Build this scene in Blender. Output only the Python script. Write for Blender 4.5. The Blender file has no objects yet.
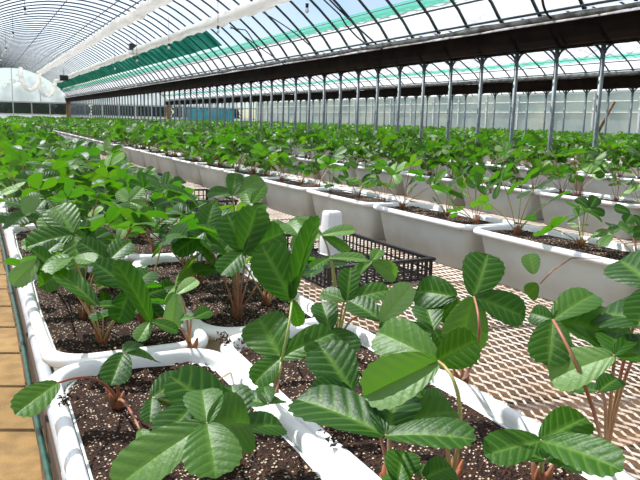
import bpy, math, random
import numpy as np
from mathutils import Vector, Matrix, noise

random.seed(7)
rng = np.random.default_rng(11)
SC = bpy.context.scene
COL = SC.collection
PI = math.pi

# ------------------------------------------------------------------ camera
F = 690.0
CAMZ = 1.25
ROT = np.array([[0.89713174, 0.05562416, -0.43824719],
                [-0.44118188, 0.16368487, -0.88236376],
                [0.02265369, 0.98494326, 0.17138726]])
CAM = np.array([0, 0, CAMZ])
RI = np.linalg.inv(ROT)


def ray(px, py):
    v = ROT @ np.array([px - 320, 240 - py, -F], float)
    return v / np.linalg.norm(v)


def onz(px, py, z):
    r = ray(px, py)
    return CAM + r * ((z - CAMZ) / r[2])


def onx(px, py, x):
    r = ray(px, py)
    return CAM + r * (x / r[0])


def proj(p):
    c = RI @ (np.array(p, float) - CAM)
    if c[2] > -0.01:
        return None
    return 320 + F * c[0] / -c[2], 240 - F * c[1] / -c[2]


cd = bpy.data.cameras.new('camera')
cam = bpy.data.objects.new('camera', cd)
COL.objects.link(cam)
cd.sensor_width = 36
cd.lens = F / 640 * 36
cd.clip_start = 0.02
cd.clip_end = 300
M = Matrix([[*ROT[0], 0], [*ROT[1], 0], [*ROT[2], CAMZ], [0, 0, 0, 1]])
cam.matrix_world = M
SC.camera = cam

# ------------------------------------------------------------------ materials
def new_mat(name):
    m = bpy.data.materials.new(name)
    m.use_nodes = True
    nt = m.node_tree
    nt.nodes.clear()
    out = nt.nodes.new('ShaderNodeOutputMaterial')
    return m, nt, out


def nd(nt, kind, **kw):
    n = nt.nodes.new(kind)
    for k, v in kw.items():
        if k in n.inputs:
            n.inputs[k].default_value = v
        else:
            setattr(n, k, v)
    return n


def simple(name, col, rough=0.5, metal=0.0, col2=None, scale=20, bump=0.0, bscale=60, spec=0.5, detail=4, lo=.4, hi=.62):
    m, nt, out = new_mat(name)
    b = nd(nt, 'ShaderNodeBsdfPrincipled')
    b.inputs['Base Color'].default_value = (*col, 1)
    b.inputs['Roughness'].default_value = rough
    b.inputs['Metallic'].default_value = metal
    b.inputs['Specular IOR Level'].default_value = spec
    nt.links.new(b.outputs[0], out.inputs[0])
    g = nd(nt, 'ShaderNodeNewGeometry')
    if col2:
        n = nd(nt, 'ShaderNodeTexNoise')
        n.inputs['Scale'].default_value = scale
        n.inputs['Detail'].default_value = detail
        nt.links.new(g.outputs['Position'], n.inputs['Vector'])
        r = nd(nt, 'ShaderNodeValToRGB')
        r.color_ramp.elements[0].position = lo
        r.color_ramp.elements[1].position = hi
        r.color_ramp.elements[0].color = (*col, 1)
        r.color_ramp.elements[1].color = (*col2, 1)
        nt.links.new(n.outputs[0], r.inputs[0])
        nt.links.new(r.outputs[0], b.inputs['Base Color'])
    if bump:
        n = nd(nt, 'ShaderNodeTexNoise')
        n.inputs['Scale'].default_value = bscale
        nt.links.new(g.outputs['Position'], n.inputs['Vector'])
        bp = nd(nt, 'ShaderNodeBump')
        bp.inputs['Strength'].default_value = bump
        bp.inputs['Distance'].default_value = 0.01
        nt.links.new(n.outputs[0], bp.inputs['Height'])
        nt.links.new(bp.outputs[0], b.inputs['Normal'])
    return m


def leaf_mat(name, dark, light, vein, under, trans, tfac=0.42):
    m, nt, out = new_mat(name)
    L = nt.links.new
    at = nd(nt, 'ShaderNodeAttribute', attribute_name='vein')
    ti = nd(nt, 'ShaderNodeAttribute', attribute_name='tint')
    geo = nd(nt, 'ShaderNodeNewGeometry')
    mx = nd(nt, 'ShaderNodeMixRGB')
    mx.inputs[1].default_value = (*dark, 1)
    mx.inputs[2].default_value = (*light, 1)
    L(ti.outputs['Fac'], mx.inputs[0])
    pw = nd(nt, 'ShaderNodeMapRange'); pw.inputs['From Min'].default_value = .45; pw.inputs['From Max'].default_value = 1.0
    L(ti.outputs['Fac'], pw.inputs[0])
    mp = nd(nt, 'ShaderNodeMixRGB'); mp.inputs[2].default_value = (light[0] * 5.2, light[1] * 2.5, light[2] * 17.0, 1)  # pale colour for high tints: young leaves, and sheen painted into others
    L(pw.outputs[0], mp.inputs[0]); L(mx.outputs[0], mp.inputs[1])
    mv = nd(nt, 'ShaderNodeMixRGB')
    mv.inputs[2].default_value = (*vein, 1)
    sc = nd(nt, 'ShaderNodeMath', operation='MULTIPLY')
    sc.inputs[1].default_value = 0.58
    L(at.outputs['Fac'], sc.inputs[0])
    L(sc.outputs[0], mv.inputs[0])
    L(mp.outputs[0], mv.inputs[1])
    mu = nd(nt, 'ShaderNodeMixRGB')
    mu.inputs[2].default_value = (*under, 1)
    L(geo.outputs['Backfacing'], mu.inputs[0])
    L(mv.outputs[0], mu.inputs[1])
    nz = nd(nt, 'ShaderNodeTexNoise')
    nz.inputs['Scale'].default_value = 260
    L(geo.outputs['Position'], nz.inputs['Vector'])
    bp = nd(nt, 'ShaderNodeBump')
    bp.inputs['Strength'].default_value = 0.25
    bp.inputs['Distance'].default_value = 0.002
    L(nz.outputs[0], bp.inputs['Height'])
    b = nd(nt, 'ShaderNodeBsdfPrincipled')
    b.inputs['Roughness'].default_value = 0.42
    b.inputs['Specular IOR Level'].default_value = 0.24
    L(mu.outputs[0], b.inputs['Base Color'])
    L(bp.outputs[0], b.inputs['Normal'])
    t = nd(nt, 'ShaderNodeBsdfTranslucent')
    mt = nd(nt, 'ShaderNodeMixRGB')
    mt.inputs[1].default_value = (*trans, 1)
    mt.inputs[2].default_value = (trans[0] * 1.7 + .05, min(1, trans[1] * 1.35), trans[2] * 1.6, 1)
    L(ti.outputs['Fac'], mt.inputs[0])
    L(mt.outputs[0], t.inputs[0])
    ms = nd(nt, 'ShaderNodeMixShader')
    ms.inputs[0].default_value = tfac
    L(b.outputs[0], ms.inputs[1])
    L(t.outputs[0], ms.inputs[2])
    L(ms.outputs[0], out.inputs[0])
    return m


def film_mat(name, fac, col=(1, 1, 1), tcol=(1, 1, 1), rough_noise=True, nlo=0.75, nhi=1.25, scale=1.2):
    """thin plastic sheet: partly clear, partly milky"""
    m, nt, out = new_mat(name)
    L = nt.links.new
    tr = nd(nt, 'ShaderNodeBsdfTransparent')
    tr.inputs[0].default_value = (*tcol, 1)
    tl = nd(nt, 'ShaderNodeBsdfTranslucent')
    tl.inputs[0].default_value = (*col, 1)
    df = nd(nt, 'ShaderNodeBsdfDiffuse')
    df.inputs[0].default_value = (*col, 1)
    m1 = nd(nt, 'ShaderNodeMixShader')
    m1.inputs[0].default_value = 0.3
    L(tl.outputs[0], m1.inputs[1])
    L(df.outputs[0], m1.inputs[2])
    gl = nd(nt, 'ShaderNodeBsdfGlossy')
    gl.inputs['Roughness'].default_value = 0.25
    m3 = nd(nt, 'ShaderNodeMixShader')
    m3.inputs[0].default_value = 0.03
    L(m1.outputs[0], m3.inputs[1])
    L(gl.outputs[0], m3.inputs[2])
    m2 = nd(nt, 'ShaderNodeMixShader')
    geo = nd(nt, 'ShaderNodeNewGeometry')
    n = nd(nt, 'ShaderNodeTexNoise')
    n.inputs['Scale'].default_value = scale
    n.inputs['Detail'].default_value = 3
    L(geo.outputs['Position'], n.inputs['Vector'])
    mr = nd(nt, 'ShaderNodeMapRange')
    mr.inputs['From Min'].default_value = 0.3
    mr.inputs['From Max'].default_value = 0.7
    mr.inputs['To Min'].default_value = fac * nlo
    mr.inputs['To Max'].default_value = min(1, fac * nhi)
    L(n.outputs[0], mr.inputs[0])
    L(mr.outputs[0], m2.inputs[0])
    L(tr.outputs[0], m2.inputs[1])
    L(m3.outputs[0], m2.inputs[2])
    L(m2.outputs[0], out.inputs[0])
    return m


def soil_mat():
    m, nt, out = new_mat('potting_soil')
    L = nt.links.new
    geo = nd(nt, 'ShaderNodeNewGeometry')
    v = nd(nt, 'ShaderNodeTexVoronoi')
    v.inputs['Scale'].default_value = 300
    L(geo.outputs['Position'], v.inputs['Vector'])
    sep = nd(nt, 'ShaderNodeSeparateColor')
    L(v.outputs['Color'], sep.inputs[0])
    gt = nd(nt, 'ShaderNodeMath', operation='GREATER_THAN')
    gt.inputs[1].default_value = 0.80
    L(sep.outputs[0], gt.inputs[0])
    near = nd(nt, 'ShaderNodeMath', operation='LESS_THAN')
    near.inputs[1].default_value = 0.45
    L(v.outputs['Distance'], near.inputs[0])
    mul = nd(nt, 'ShaderNodeMath', operation='MULTIPLY')
    L(gt.outputs[0], mul.inputs[0])
    L(near.outputs[0], mul.inputs[1])
    r = nd(nt, 'ShaderNodeValToRGB')
    r.color_ramp.elements[0].color = (0.003, 0.0015, 0.001, 1)
    r.color_ramp.elements[1].color = (0.055, 0.021, 0.007, 1)
    L(sep.outputs[1], r.inputs[0])
    mx = nd(nt, 'ShaderNodeMixRGB')
    mx.inputs[2].default_value = (0.52, 0.42, 0.30, 1)
    L(mul.outputs[0], mx.inputs[0])
    L(r.outputs[0], mx.inputs[1])
    b = nd(nt, 'ShaderNodeBsdfPrincipled')
    b.inputs['Roughness'].default_value = 0.85
    b.inputs['Specular IOR Level'].default_value = 0.25
    bp = nd(nt, 'ShaderNodeBump')
    bp.inputs['Strength'].default_value = 0.9
    bp.inputs['Distance'].default_value = 0.004
    L(v.outputs['Distance'], bp.inputs['Height'])
    L(bp.outputs[0], b.inputs['Normal'])
    L(mx.outputs[0], b.inputs['Base Color'])
    L(b.outputs[0], out.inputs[0])
    return m


MAT = {}
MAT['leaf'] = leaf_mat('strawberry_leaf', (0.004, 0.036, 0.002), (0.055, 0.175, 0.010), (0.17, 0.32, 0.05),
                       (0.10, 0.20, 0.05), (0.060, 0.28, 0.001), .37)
MAT['stem'] = simple('petiole_green', (0.30, 0.36, 0.10), 0.5, col2=(0.40, 0.20, 0.09), scale=9)
MAT['red_stem'] = simple('petiole_red', (0.30, 0.09, 0.05), 0.5, col2=(0.34, 0.20, 0.09), scale=12)
MAT['crown'] = simple('crown_brown', (0.30, 0.09, 0.03), 0.7, col2=(0.16, 0.07, 0.03), scale=60)
MAT['dry'] = simple('dry_stem', (0.55, 0.42, 0.24), 0.8)
MAT['soil'] = soil_mat()
MAT['white'] = simple('white_planter_plastic', (0.76, 0.82, 0.79), 0.38, col2=(0.68, 0.72, 0.68), scale=7, spec=0.45)
MAT['rim'] = simple('white_rim_plastic', (0.87, 0.87, 0.86), 0.3, col2=(0.80, 0.80, 0.77), scale=14, spec=0.5)
MAT['mesh'] = simple('expanded_metal', (0.56, 0.49, 0.40), 0.5, 0.1, col2=(0.44, 0.34, 0.24), scale=12)
MAT['steel'] = simple('galvanised_steel', (0.16, 0.19, 0.20), 0.5, 0.3, col2=(0.11, 0.14, 0.15), scale=25)
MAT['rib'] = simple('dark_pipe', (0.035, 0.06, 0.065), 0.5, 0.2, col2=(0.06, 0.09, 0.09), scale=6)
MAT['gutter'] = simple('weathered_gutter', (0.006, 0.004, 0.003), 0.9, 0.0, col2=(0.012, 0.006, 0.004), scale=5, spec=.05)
MAT['black'] = simple('black_plastic', (0.012, 0.010, 0.012), 0.35)
MAT['cable'] = simple('black_cable', (0.015, 0.015, 0.018), 0.5)
MAT['hose'] = simple('green_hose', (0.006, 0.05, 0.03), 0.35, col2=(0.015, 0.085, 0.055), scale=40)
MAT['pipe'] = simple('white_pipe', (0.46, 0.49, 0.52), 0.4, col2=(0.36, 0.37, 0.38), scale=18)
MAT['wood'] = simple('old_wood', (0.30, 0.17, 0.07), 0.8, col2=(0.16, 0.09, 0.045), scale=14)
MAT['ground'] = simple('sandy_floor', (0.30, 0.18, 0.055), 0.9, col2=(0.21, 0.125, 0.04), scale=9, bump=0.35, bscale=90, detail=8)
MAT['bench_shade'] = simple('shaded_ground', (0.045, 0.020, 0.008), 0.9, col2=(0.13, 0.06, 0.018), scale=6, bump=.3)  # ground colour darkened to paint in the shade below the benches
MAT['outside'] = simple('grass_ground', (0.05, 0.11, 0.03), 0.95, col2=(0.12, 0.12, 0.06), scale=2)
MAT['film'] = film_mat('roof_film', 0.36, (0.93, 0.93, 1.0), (0.90, 0.92, 0.98), nlo=.7, nhi=1.25)
MAT['lowfilm'] = film_mat('side_film', 0.88, (0.97, 0.97, 0.97))
MAT['net'] = film_mat('insect_net', 0.62, (0.10, 0.55, 0.38), (0.62, 1.0, 0.86))
MAT['shade'] = film_mat('shade_net', 0.90, (0.002, 0.060, 0.040), (0.15, 0.6, 0.42), nlo=.75, nhi=1.1, scale=2.5)
MAT['wallfilm'] = film_mat('wall_film', 0.8, (0.50, 0.57, 0.58), (0.9, 0.97, 0.97))
MAT['pane'] = film_mat('clear_pane', 0.015, (0.8, 0.9, 0.9), (0.9, 0.97, 0.97))
MAT['teal'] = simple('teal_sheet', (0.02, 0.30, 0.36), 0.6, col2=(0.05, 0.42, 0.48), scale=1.5)
MAT['curtain'] = film_mat('white_curtain', 0.97, (0.88, 0.87, 0.82))
MAT['dirty'] = simple('grubby_plastic', (0.32, 0.31, 0.29), 0.6, col2=(0.10, 0.09, 0.08), scale=8)
MAT['frame'] = simple('white_frame', (0.6, 0.63, 0.62), 0.5)
MAT['bulb'] = simple('bulb_glass', (0.85, 0.86, 0.86), 0.2)
MAT['tree'] = leaf_mat('tree_leaf', (0.002, 0.012, 0.004), (0.008, 0.03, 0.008), (0.02, 0.04, 0.01), (0.01, 0.03, 0.01), (0.01, 0.04, 0.005), 0.2)
MAT['bark'] = simple('tree_bark', (0.08, 0.05, 0.03), 0.9)
MAT['card'] = simple('cream_tag', (0.75, 0.66, 0.5), 0.7)

# ------------------------------------------------------------------ mesh helpers
class MB:
    def __init__(s):
        s.v = []; s.f = []; s.n = 0; s.vein = []; s.tint = []; s.mi = []

    def add(s, v, f, vein=None, tint=0.0, mi=0):
        v = np.asarray(v, float).reshape(-1, 3)
        s.v.append(v)
        s.f += [tuple(i + s.n for i in q) for q in f]
        s.mi += [mi] * len(f)
        s.vein.append(np.zeros(len(v)) if vein is None else np.asarray(vein, float))
        s.tint.append(np.full(len(v), tint, float))
        s.n += len(v)

    def box(s, lo, hi):
        x0, y0, z0 = lo; x1, y1, z1 = hi
        v = [(x0, y0, z0), (x1, y0, z0), (x1, y1, z0), (x0, y1, z0), (x0, y0, z1), (x1, y0, z1), (x1, y1, z1), (x0, y1, z1)]
        s.add(v, [(3, 2, 1, 0), (4, 5, 6, 7), (0, 1, 5, 4), (1, 2, 6, 5), (2, 3, 7, 6), (3, 0, 4, 7)])
        return s

    def tube(s, pts, r, n=6, cap=True):
        P = np.asarray(pts, float)
        k = len(P)
        R = np.full(k, r) if np.isscalar(r) else np.asarray(r, float)
        T = np.gradient(P, axis=0)
        T /= np.linalg.norm(T, axis=1)[:, None] + 1e-12
        up = np.array([0, 0, 1.0]) if abs(T[0][2]) < .9 else np.array([1.0, 0, 0])
        V = []
        u = np.cross(T[0], up); u /= np.linalg.norm(u)
        for i in range(k):
            u = u - T[i] * np.dot(u, T[i]); u /= np.linalg.norm(u) + 1e-12
            w = np.cross(T[i], u)
            for j in range(n):
                a = 2 * PI * j / n
                V.append(P[i] + R[i] * (math.cos(a) * u + math.sin(a) * w))
        F_ = []
        for i in range(k - 1):
            for j in range(n):
                F_.append((i * n + j, i * n + (j + 1) % n, (i + 1) * n + (j + 1) % n, (i + 1) * n + j))
        if cap:
            F_.append(tuple(range(n))[::-1]); F_.append(tuple(range((k - 1) * n, k * n)))
        s.add(V, F_)
        return s

    def sheet(s, A, flip=False):
        """A: (n,m,3) grid"""
        n, m = A.shape[:2]
        f = []
        for i in range(n - 1):
            for j in range(m - 1):
                q = (i * m + j, i * m + j + 1, (i + 1) * m + j + 1, (i + 1) * m + j)
                f.append(q[::-1] if flip else q)
        s.add(A.reshape(-1, 3), f)
        return s

    def mesh(s, name, mats, smooth=True, attrs=False):
        me = bpy.data.meshes.new(name)
        V = np.concatenate(s.v)
        me.from_pydata(V.tolist(), [], s.f)
        if not isinstance(mats, (list, tuple)):
            mats = [mats]
        for m in mats:
            me.materials.append(m)
        if len(mats) > 1:
            me.polygons.foreach_set('material_index', s.mi)
        if smooth:
            me.polygons.foreach_set('use_smooth', [True] * len(me.polygons))
        if attrs:
            a = me.attributes.new('vein', 'FLOAT', 'POINT'); a.data.foreach_set('value', np.concatenate(s.vein))
            a = me.attributes.new('tint', 'FLOAT', 'POINT'); a.data.foreach_set('value', np.concatenate(s.tint))
        me.update()
        return me

    def build(s, name, mats, parent=None, smooth=True, attrs=False, loc=None):
        return link(name, s.mesh(name, mats, smooth, attrs), parent, loc)


def link(name, me, parent=None, loc=None):
    o = bpy.data.objects.new(name, me)
    COL.objects.link(o)
    if parent:
        o.parent = parent
    if loc is not None:
        o.location = loc
    return o


def tag(o, label=None, cat=None, group=None, kind=None):
    if label: o['label'] = label
    if cat: o['category'] = cat
    if group: o['group'] = group
    if kind: o['kind'] = kind
    return o


def thing(name, label, cat, loc=(0, 0, 0), group=None):
    return tag(link(name, None, None, loc), label, cat, group)


# ------------------------------------------------------------------ strawberry leaf
def leaflet_grid(teeth, spt, nr, W, fold, droop, pleat, side_twist=0.0, seed=0):
    """unit leaflet: x along midrib 0..1, y across, z up. Returns verts, faces, vein"""
    ns = teeth * spt
    ss = np.linspace(0, 1, ns + 1)
    rr = np.linspace(0, 1, nr + 1)
    th = PI * (1 - ss)
    xo = 0.5 + 0.5 * np.cos(th)
    yo = np.sin(th) ** 0.74 * (0.225 + 0.24 * xo) * W
    xm = np.clip(xo - 0.29 * np.sin(th), 0, 0.985)
    ph = (ss * teeth) % 1.0
    tooth = np.abs(np.cos(PI * ph)) ** 0.7
    env = np.clip((ss - 0.12) * 5, 0, 1)
    V = []; vein = []
    for side in (1, -1):
        for i in range(ns + 1):
            for r in rr:
                k = 1 + (0.085 * (tooth[i] - 0.5) * env[i] if (r == 1 and spt > 1) else 0)
                x = xm[i] + (xo[i] - xm[i]) * r * (2 - 1 if k == 1 else 1) + (0.035 * (tooth[i] - .5) * env[i] if r == 1 and spt > 1 else 0)
                y = yo[i] * r * k
                z = abs(y) * math.tan(fold) - droop * x * x
                if spt > 1:
                    z += pleat * 1.9 * abs(math.sin(PI * ss[i] * teeth)) * r * (1.15 - r * .7) * (0.3 + 0.7 * math.sin(th[i]))
                z -= 0.35 * y * y
                z += side_twist * y
                V.append((x, side * y, z))
                vv = 1.0 if r == 0 else (max(0, math.cos(2 * PI * ss[i] * teeth)) ** 5 * (1 - .55 * r) * .8 if spt > 1 else 0)
                vein.append(vv)
    m = nr + 1
    F_ = []
    off = (ns + 1) * m
    for i in range(ns):
        for j in range(nr):
            a = (i * m + j, (i + 1) * m + j, (i + 1) * m + j + 1, i * m + j + 1)
            F_.append(a)
            F_.append(tuple(off + q for q in a[::-1]))
    return np.array(V), F_, np.array(vein)


def nrm(v):
    v = np.asarray(v, float)
    return v / (np.linalg.norm(v) + 1e-12)


def put_leaflet(mb, base, d, n, L, W=1.0, fold=.25, droop=.15, pleat=.022, tint=.3, lod=0, twist=0.0):
    d = nrm(d); n = np.asarray(n, float)
    n = nrm(n - d * np.dot(n, d))
    y = np.cross(n, d)
    teeth, spt, nr = [(10, 5, 5), (6, 2, 2), (4, 1, 1), (3, 1, 1)][lod]
    V, F_, ve = leaflet_grid(teeth, spt, nr, W, fold, droop, pleat, twist)
    P = base + L * (V[:, :1] * d + V[:, 1:2] * y + V[:, 2:3] * n)
    mb.add(P, F_, ve, tint)


def bez(p0, p1, p2, k=8):
    t = np.linspace(0, 1, k)[:, None]
    return (1 - t) ** 2 * p0 + 2 * t * (1 - t) * p1 + t * t * p2


UP = np.array([0, 0, 1.0])


def rand_leaf(rg, scale=1.0, az=None, small=False, tall=1.0):
    """returns (joint, list of (dir, normal, L, W, fold, droop, tint))"""
    az = rg.uniform(0, 2 * PI) if az is None else az
    out = rg.uniform(0.025, 0.115) * scale
    h = rg.uniform(0.055, 0.165) * scale * tall
    if small:
        out *= .6; h *= .6
    J = np.array([math.cos(az) * out, math.sin(az) * out, h])
    o = np.array([math.cos(az), math.sin(az), 0])
    tilt = rg.uniform(-0.7, 1.15)
    d0 = nrm(o * math.cos(tilt) + UP * math.sin(tilt))
    side = np.cross(UP, o)
    n0 = nrm(np.cross(d0, side) * 1.0 + side * rg.uniform(-1.0, 1.0))
    if n0[2] < 0: n0 = -n0
    L = rg.uniform(0.043, 0.067) * scale * (0.6 if small else 1)
    u_ = rg.random()
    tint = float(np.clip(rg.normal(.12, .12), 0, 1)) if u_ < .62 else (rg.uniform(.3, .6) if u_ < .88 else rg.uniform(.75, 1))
    res = []
    for k, a in enumerate((0, rg.uniform(1.15, 1.5), -rg.uniform(1.15, 1.5))):
        sd = nrm(np.cross(n0, d0))
        d = d0 * math.cos(a) + sd * math.sin(a) + n0 * rg.uniform(-.1, .25)
        nn = n0 + (sd * (-.25 if a > 0 else .25) if k else 0) * 1.0
        res.append((d, nn, L * (1 if k == 0 else .9) * rg.uniform(.92, 1.05), rg.uniform(.9, 1.15),
                    rg.uniform(.08, .45), rg.uniform(.0, .35), float(np.clip(tint + rg.uniform(-.08, .08), 0, 1))))
    return J, res, az


def plant_variant(seed, lod, nleaf, scale=1.0, split=True, tall=1.0):
    """returns dict of meshes; split -> each leaf its own blade + petiole mesh"""
    rg = np.random.default_rng(seed)
    leaves = []
    az0 = rg.uniform(0, 6.28)
    for i in range(nleaf):
        leaves.append(rand_leaf(rg, scale, az0 + i * 2.4 + rg.uniform(-.4, .4), small=(i >= nleaf - 1), tall=tall))
    red = rg.random() < .35
    sm = MAT['red_stem'] if red else MAT['stem']
    out = {'leaf': [], 'petiole': []}
    A = MB(); B = MB()
    for J, ls, az in leaves:
        a = MB() if split else A
        b = MB() if split else B
        for d, n, L, W, fo, dr, ti in ls:
            put_leaflet(a, J + nrm(d) * .004, d, n, L, W, fo, dr, .022, ti, lod)
        base = np.array([math.cos(az) * .004, math.sin(az) * .004, .004])
        mid = base + np.array([(J[0] - base[0]) * .42, (J[1] - base[1]) * .42, (J[2]) * .66])
        b.tube(bez(base, mid, J, 7 if lod < 2 else 3), .0015 if lod < 2 else .0016, 5 if lod < 1 else 3, cap=False)
        if split:
            out['leaf'].append(a.mesh('leaf', MAT['leaf'], attrs=True))
            out['petiole'].append(b.mesh('petiole', sm))
    if not split:
        out['leaf'] = [A.mesh('foliage', MAT['leaf'], attrs=True)]
        out['petiole'] = [B.mesh('petioles', sm)]
    out['crown'] = crown_mesh(rg)
    out['raw'] = (A, B)
    return out


def crown_mesh(rg):
    c = MB()
    for k in range(7):
        a = rg.uniform(0, 6.28)
        l = rg.uniform(.010, .026)
        e = np.array([math.cos(a) * l * .55, math.sin(a) * l * .55, l])
        c.tube(bez(np.array([0, 0, -.004]), np.array([math.cos(a) * l * .4, math.sin(a) * l * .4, l * .3]), e, 4),
               [.0045, .005, .0035, .001], 5)
    return c.mesh('crown', MAT['crown'])


# ------------------------------------------------------------------ planters
PW, PL, PH = 0.246, 0.648, 0.172
BENCH = 0.738


def outline(w, l, inset, n=40, p=5.2):
    a = np.linspace(0, 2 * PI, n, endpoint=False)
    c, s_ = np.cos(a), np.sin(a)
    rc = 0.062
    # rounded rectangle by superellipse in corner-corrected coordinates
    hx, hy = w / 2 - rc, l / 2 - rc
    x = np.sign(c) * np.abs(c) ** .9 * (rc - 0) ; y = np.sign(s_) * np.abs(s_) ** .9 * (rc - 0)
    X = np.where(np.abs(c) < 1e-9, 0, np.sign(c)) * hx + x
    Y = np.where(np.abs(s_) < 1e-9, 0, np.sign(s_)) * hy + y
    bow = 0.006 * (1 - (Y / (l / 2)) ** 2)
    X = X + np.sign(X) * bow
    k = (np.maximum(w / 2 - inset, .01)) / (w / 2), (np.maximum(l / 2 - inset * (1 + 9 * max(0, inset - .025)), .01)) / (l / 2)
    return np.stack([X * k[0], Y * k[1]], 1)


def ring_loft(prof, n=40):
    mb = MB(); V = []
    for ins, z in prof:
        o = outline(PW, PL, ins, n)
        V += [(p[0], p[1], z) for p in o]
    F_ = []
    for i in range(len(prof) - 1):
        for j in range(n):
            F_.append((i * n + j, i * n + (j + 1) % n, (i + 1) * n + (j + 1) % n, (i + 1) * n + j))
    return V, F_, n


def planter_meshes(lod):
    n = 64 if lod == 0 else (24 if lod == 1 else 12)
    prof = [(.050, .0), (.048, .001), (.045, .004), (.043, .03), (.0405, .032), (.021, .150), (.020, .155), (.023, .155), (.026, .13), (.046, .02)]
    if lod == 2:
        prof = [(.048, 0), (.020, .155), (.026, .14)]
    V, F_, _ = ring_loft(prof, n)
    F_.append(tuple(range(n))[::-1])
    b = MB(); b.add(V, F_)
    body = b.mesh('body', MAT['white'])
    prof = [(.0195, .152), (.008, .1505), (.003, .1515), (.0, .155), (-.001, .161), (.001, .167), (.005, .171), (.010, .172), (.0135, .171), (.0165, .168), (.018, .162), (.0185, .150)]
    if lod: prof = [(.0195, .151), (.002, .151), (.0, .163), (.007, .172), (.014, .171), (.0185, .160)]
    if lod == 2: prof = [(.02, .150), (.0, .151), (.001, .170), (.018, .170)]
    V, F_, _ = ring_loft(prof, n)
    r = MB(); r.add(V, F_)
    rim = r.mesh('rim', MAT['rim'])
    # soil
    s = MB()
    if lod == 2:
        o = outline(PW, PL, .0185, n)
        V = [(p[0], p[1], .155) for p in o]
        s.add(V, [tuple(range(n))])
    else:
        nr = 40 if lod == 0 else 8
        nn = 180 if lod == 0 else 24
        o = outline(PW, PL, .0185, nn)
        V = [(0, 0, .160)]
        g = np.linspace(0, 1, nr + 1)[1:]
        # concentric blend from a central spine for even cells
        spine = np.stack([np.zeros(nn), np.clip(o[:, 1], -.24, .24)], 1)
        V = []
        for q in np.linspace(0, 1, nr + 1):
            for p, c in zip(o, spine):
                x, y = c[0] + (p[0] - c[0]) * q, c[1] + (p[1] - c[1]) * q
                h = .1565 + .006 * noise.noise(Vector((x * 14, y * 14, 3)))
                if lod == 0:
                    h += .0042 * noise.noise(Vector((x * 90, y * 90, 7))) + .0035 * noise.noise(Vector((x * 230, y * 230, 1)))
                h = h - (.004 * max(0, q - .85) / .15)
                V.append((x, y, h))
        F_ = []
        for i in range(nr):
            for j in range(nn):
                F_.append((i * nn + j, (i + 1) * nn + j, (i + 1) * nn + (j + 1) % nn, i * nn + (j + 1) % nn))
        s.add(V, [f[::-1] for f in F_])
    soil = s.mesh('soil', MAT['soil'])
    return body, rim, soil


PM = [planter_meshes(0), planter_meshes(1), planter_meshes(2)]
ORD = ['nearest', 'second', 'third', 'fourth', 'fifth', 'sixth', 'seventh', 'eighth', 'ninth', 'tenth', 'eleventh', 'twelfth']

BAYW = 5.4
ROWS = []   # (x centre, y start, name)
rownames = {'A': 'row along the path', 'B': 'row beside bare mesh', 'C': 'row beyond the crates',
            'D': 'second row past crates', 'E': 'row before the posts'}
base_rows = [('A', 0.190, 0.33), ('B', 0.440, 0.372), ('C', 1.585, 0.52), ('D', 2.723, 0.80), ('E', 4.05, 1.1)]
for bay in range(3):
    for nme, x, y in base_rows:
        if bay == 0:
            ROWS.append((nme, x, y))
        else:
            ROWS.append((nme + str(bay), x + BAYW * bay - (0.0 if nme != 'A' else -.12), y + 1.3 * bay))
PITCH = 0.66
GABLE_Y = 40.0
planters = []
for nme, x, y0 in ROWS:
    k = 0
    y = y0 + PL / 2
    while y < GABLE_Y - 1.5:
        jx, jr = rng.normal(0, .003), rng.normal(0, .004)
        if nme == 'C': jr = rng.normal(0, .012)
        planters.append(dict(row=nme, k=k, x=x + jx, y=y, rz=jr, d=math.dist((x, y), (0, 0))))
        k += 1
        y += PITCH


def vis(x, y, z=.95, m=60):
    p = proj((x, y, z))
    return p is not None and -m < p[0] < 640 + m and -m < p[1] < 480 + m + 120


for p in planters:
    p['vis'] = any(vis(p['x'] + dx, p['y'] + dy, zz, 40) for dx in (-.12, .12) for dy in (-.32, 0, .32) for zz in (.74, .91))
# number the visible planters of each row from the camera outwards
for nme, _, _ in ROWS:
    c = 0
    for p in [q for q in planters if q['row'] == nme and q['vis']]:
        p['n'] = c; c += 1
vp = sorted([p for p in planters if p['vis']], key=lambda p: p['d'])
indiv = vp[:300]
rest = vp[300:]
for i, p in enumerate(indiv):
    lod = 0 if p['d'] < 3.2 else (1 if p['d'] < 9 else 2)
    r = p['row']
    if r in rownames and p['n'] < 12:
        lab = '%s white oblong planter, %s' % (ORD[p['n']], rownames[r])
        grp = 'planters in ' + rownames[r]
    elif r in rownames:
        lab = 'small distant white planter far down %s' % rownames[r]
        grp = 'distant planters in ' + rownames[r]
    elif r[1] == '1':
        lab = 'far white planter behind the nearer line of steel posts'
        grp = 'planters behind the nearer posts'
    else:
        lab = 'very distant white planter behind the farther line of posts'
        grp = 'planters behind the farther posts'
    t = thing('planter', lab, 'planter', (p['x'], p['y'], BENCH), grp)
    t.rotation_euler.z = p['rz']
    for nm, me in zip(('body', 'rim', 'soil'), PM[lod]):
        link(nm, me, t)


def xf(V, x, y, z, rz, s=1.0):
    c, q = math.cos(rz), math.sin(rz)
    V = np.asarray(V) * s
    return np.stack([V[:, 0] * c - V[:, 1] * q + x, V[:, 0] * q + V[:, 1] * c + y, V[:, 2] + z], 1)


def mesh_arrays(me):
    v = np.zeros(len(me.vertices) * 3); me.vertices.foreach_get('co', v)
    return v.reshape(-1, 3), [tuple(p.vertices) for p in me.polygons]


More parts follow.
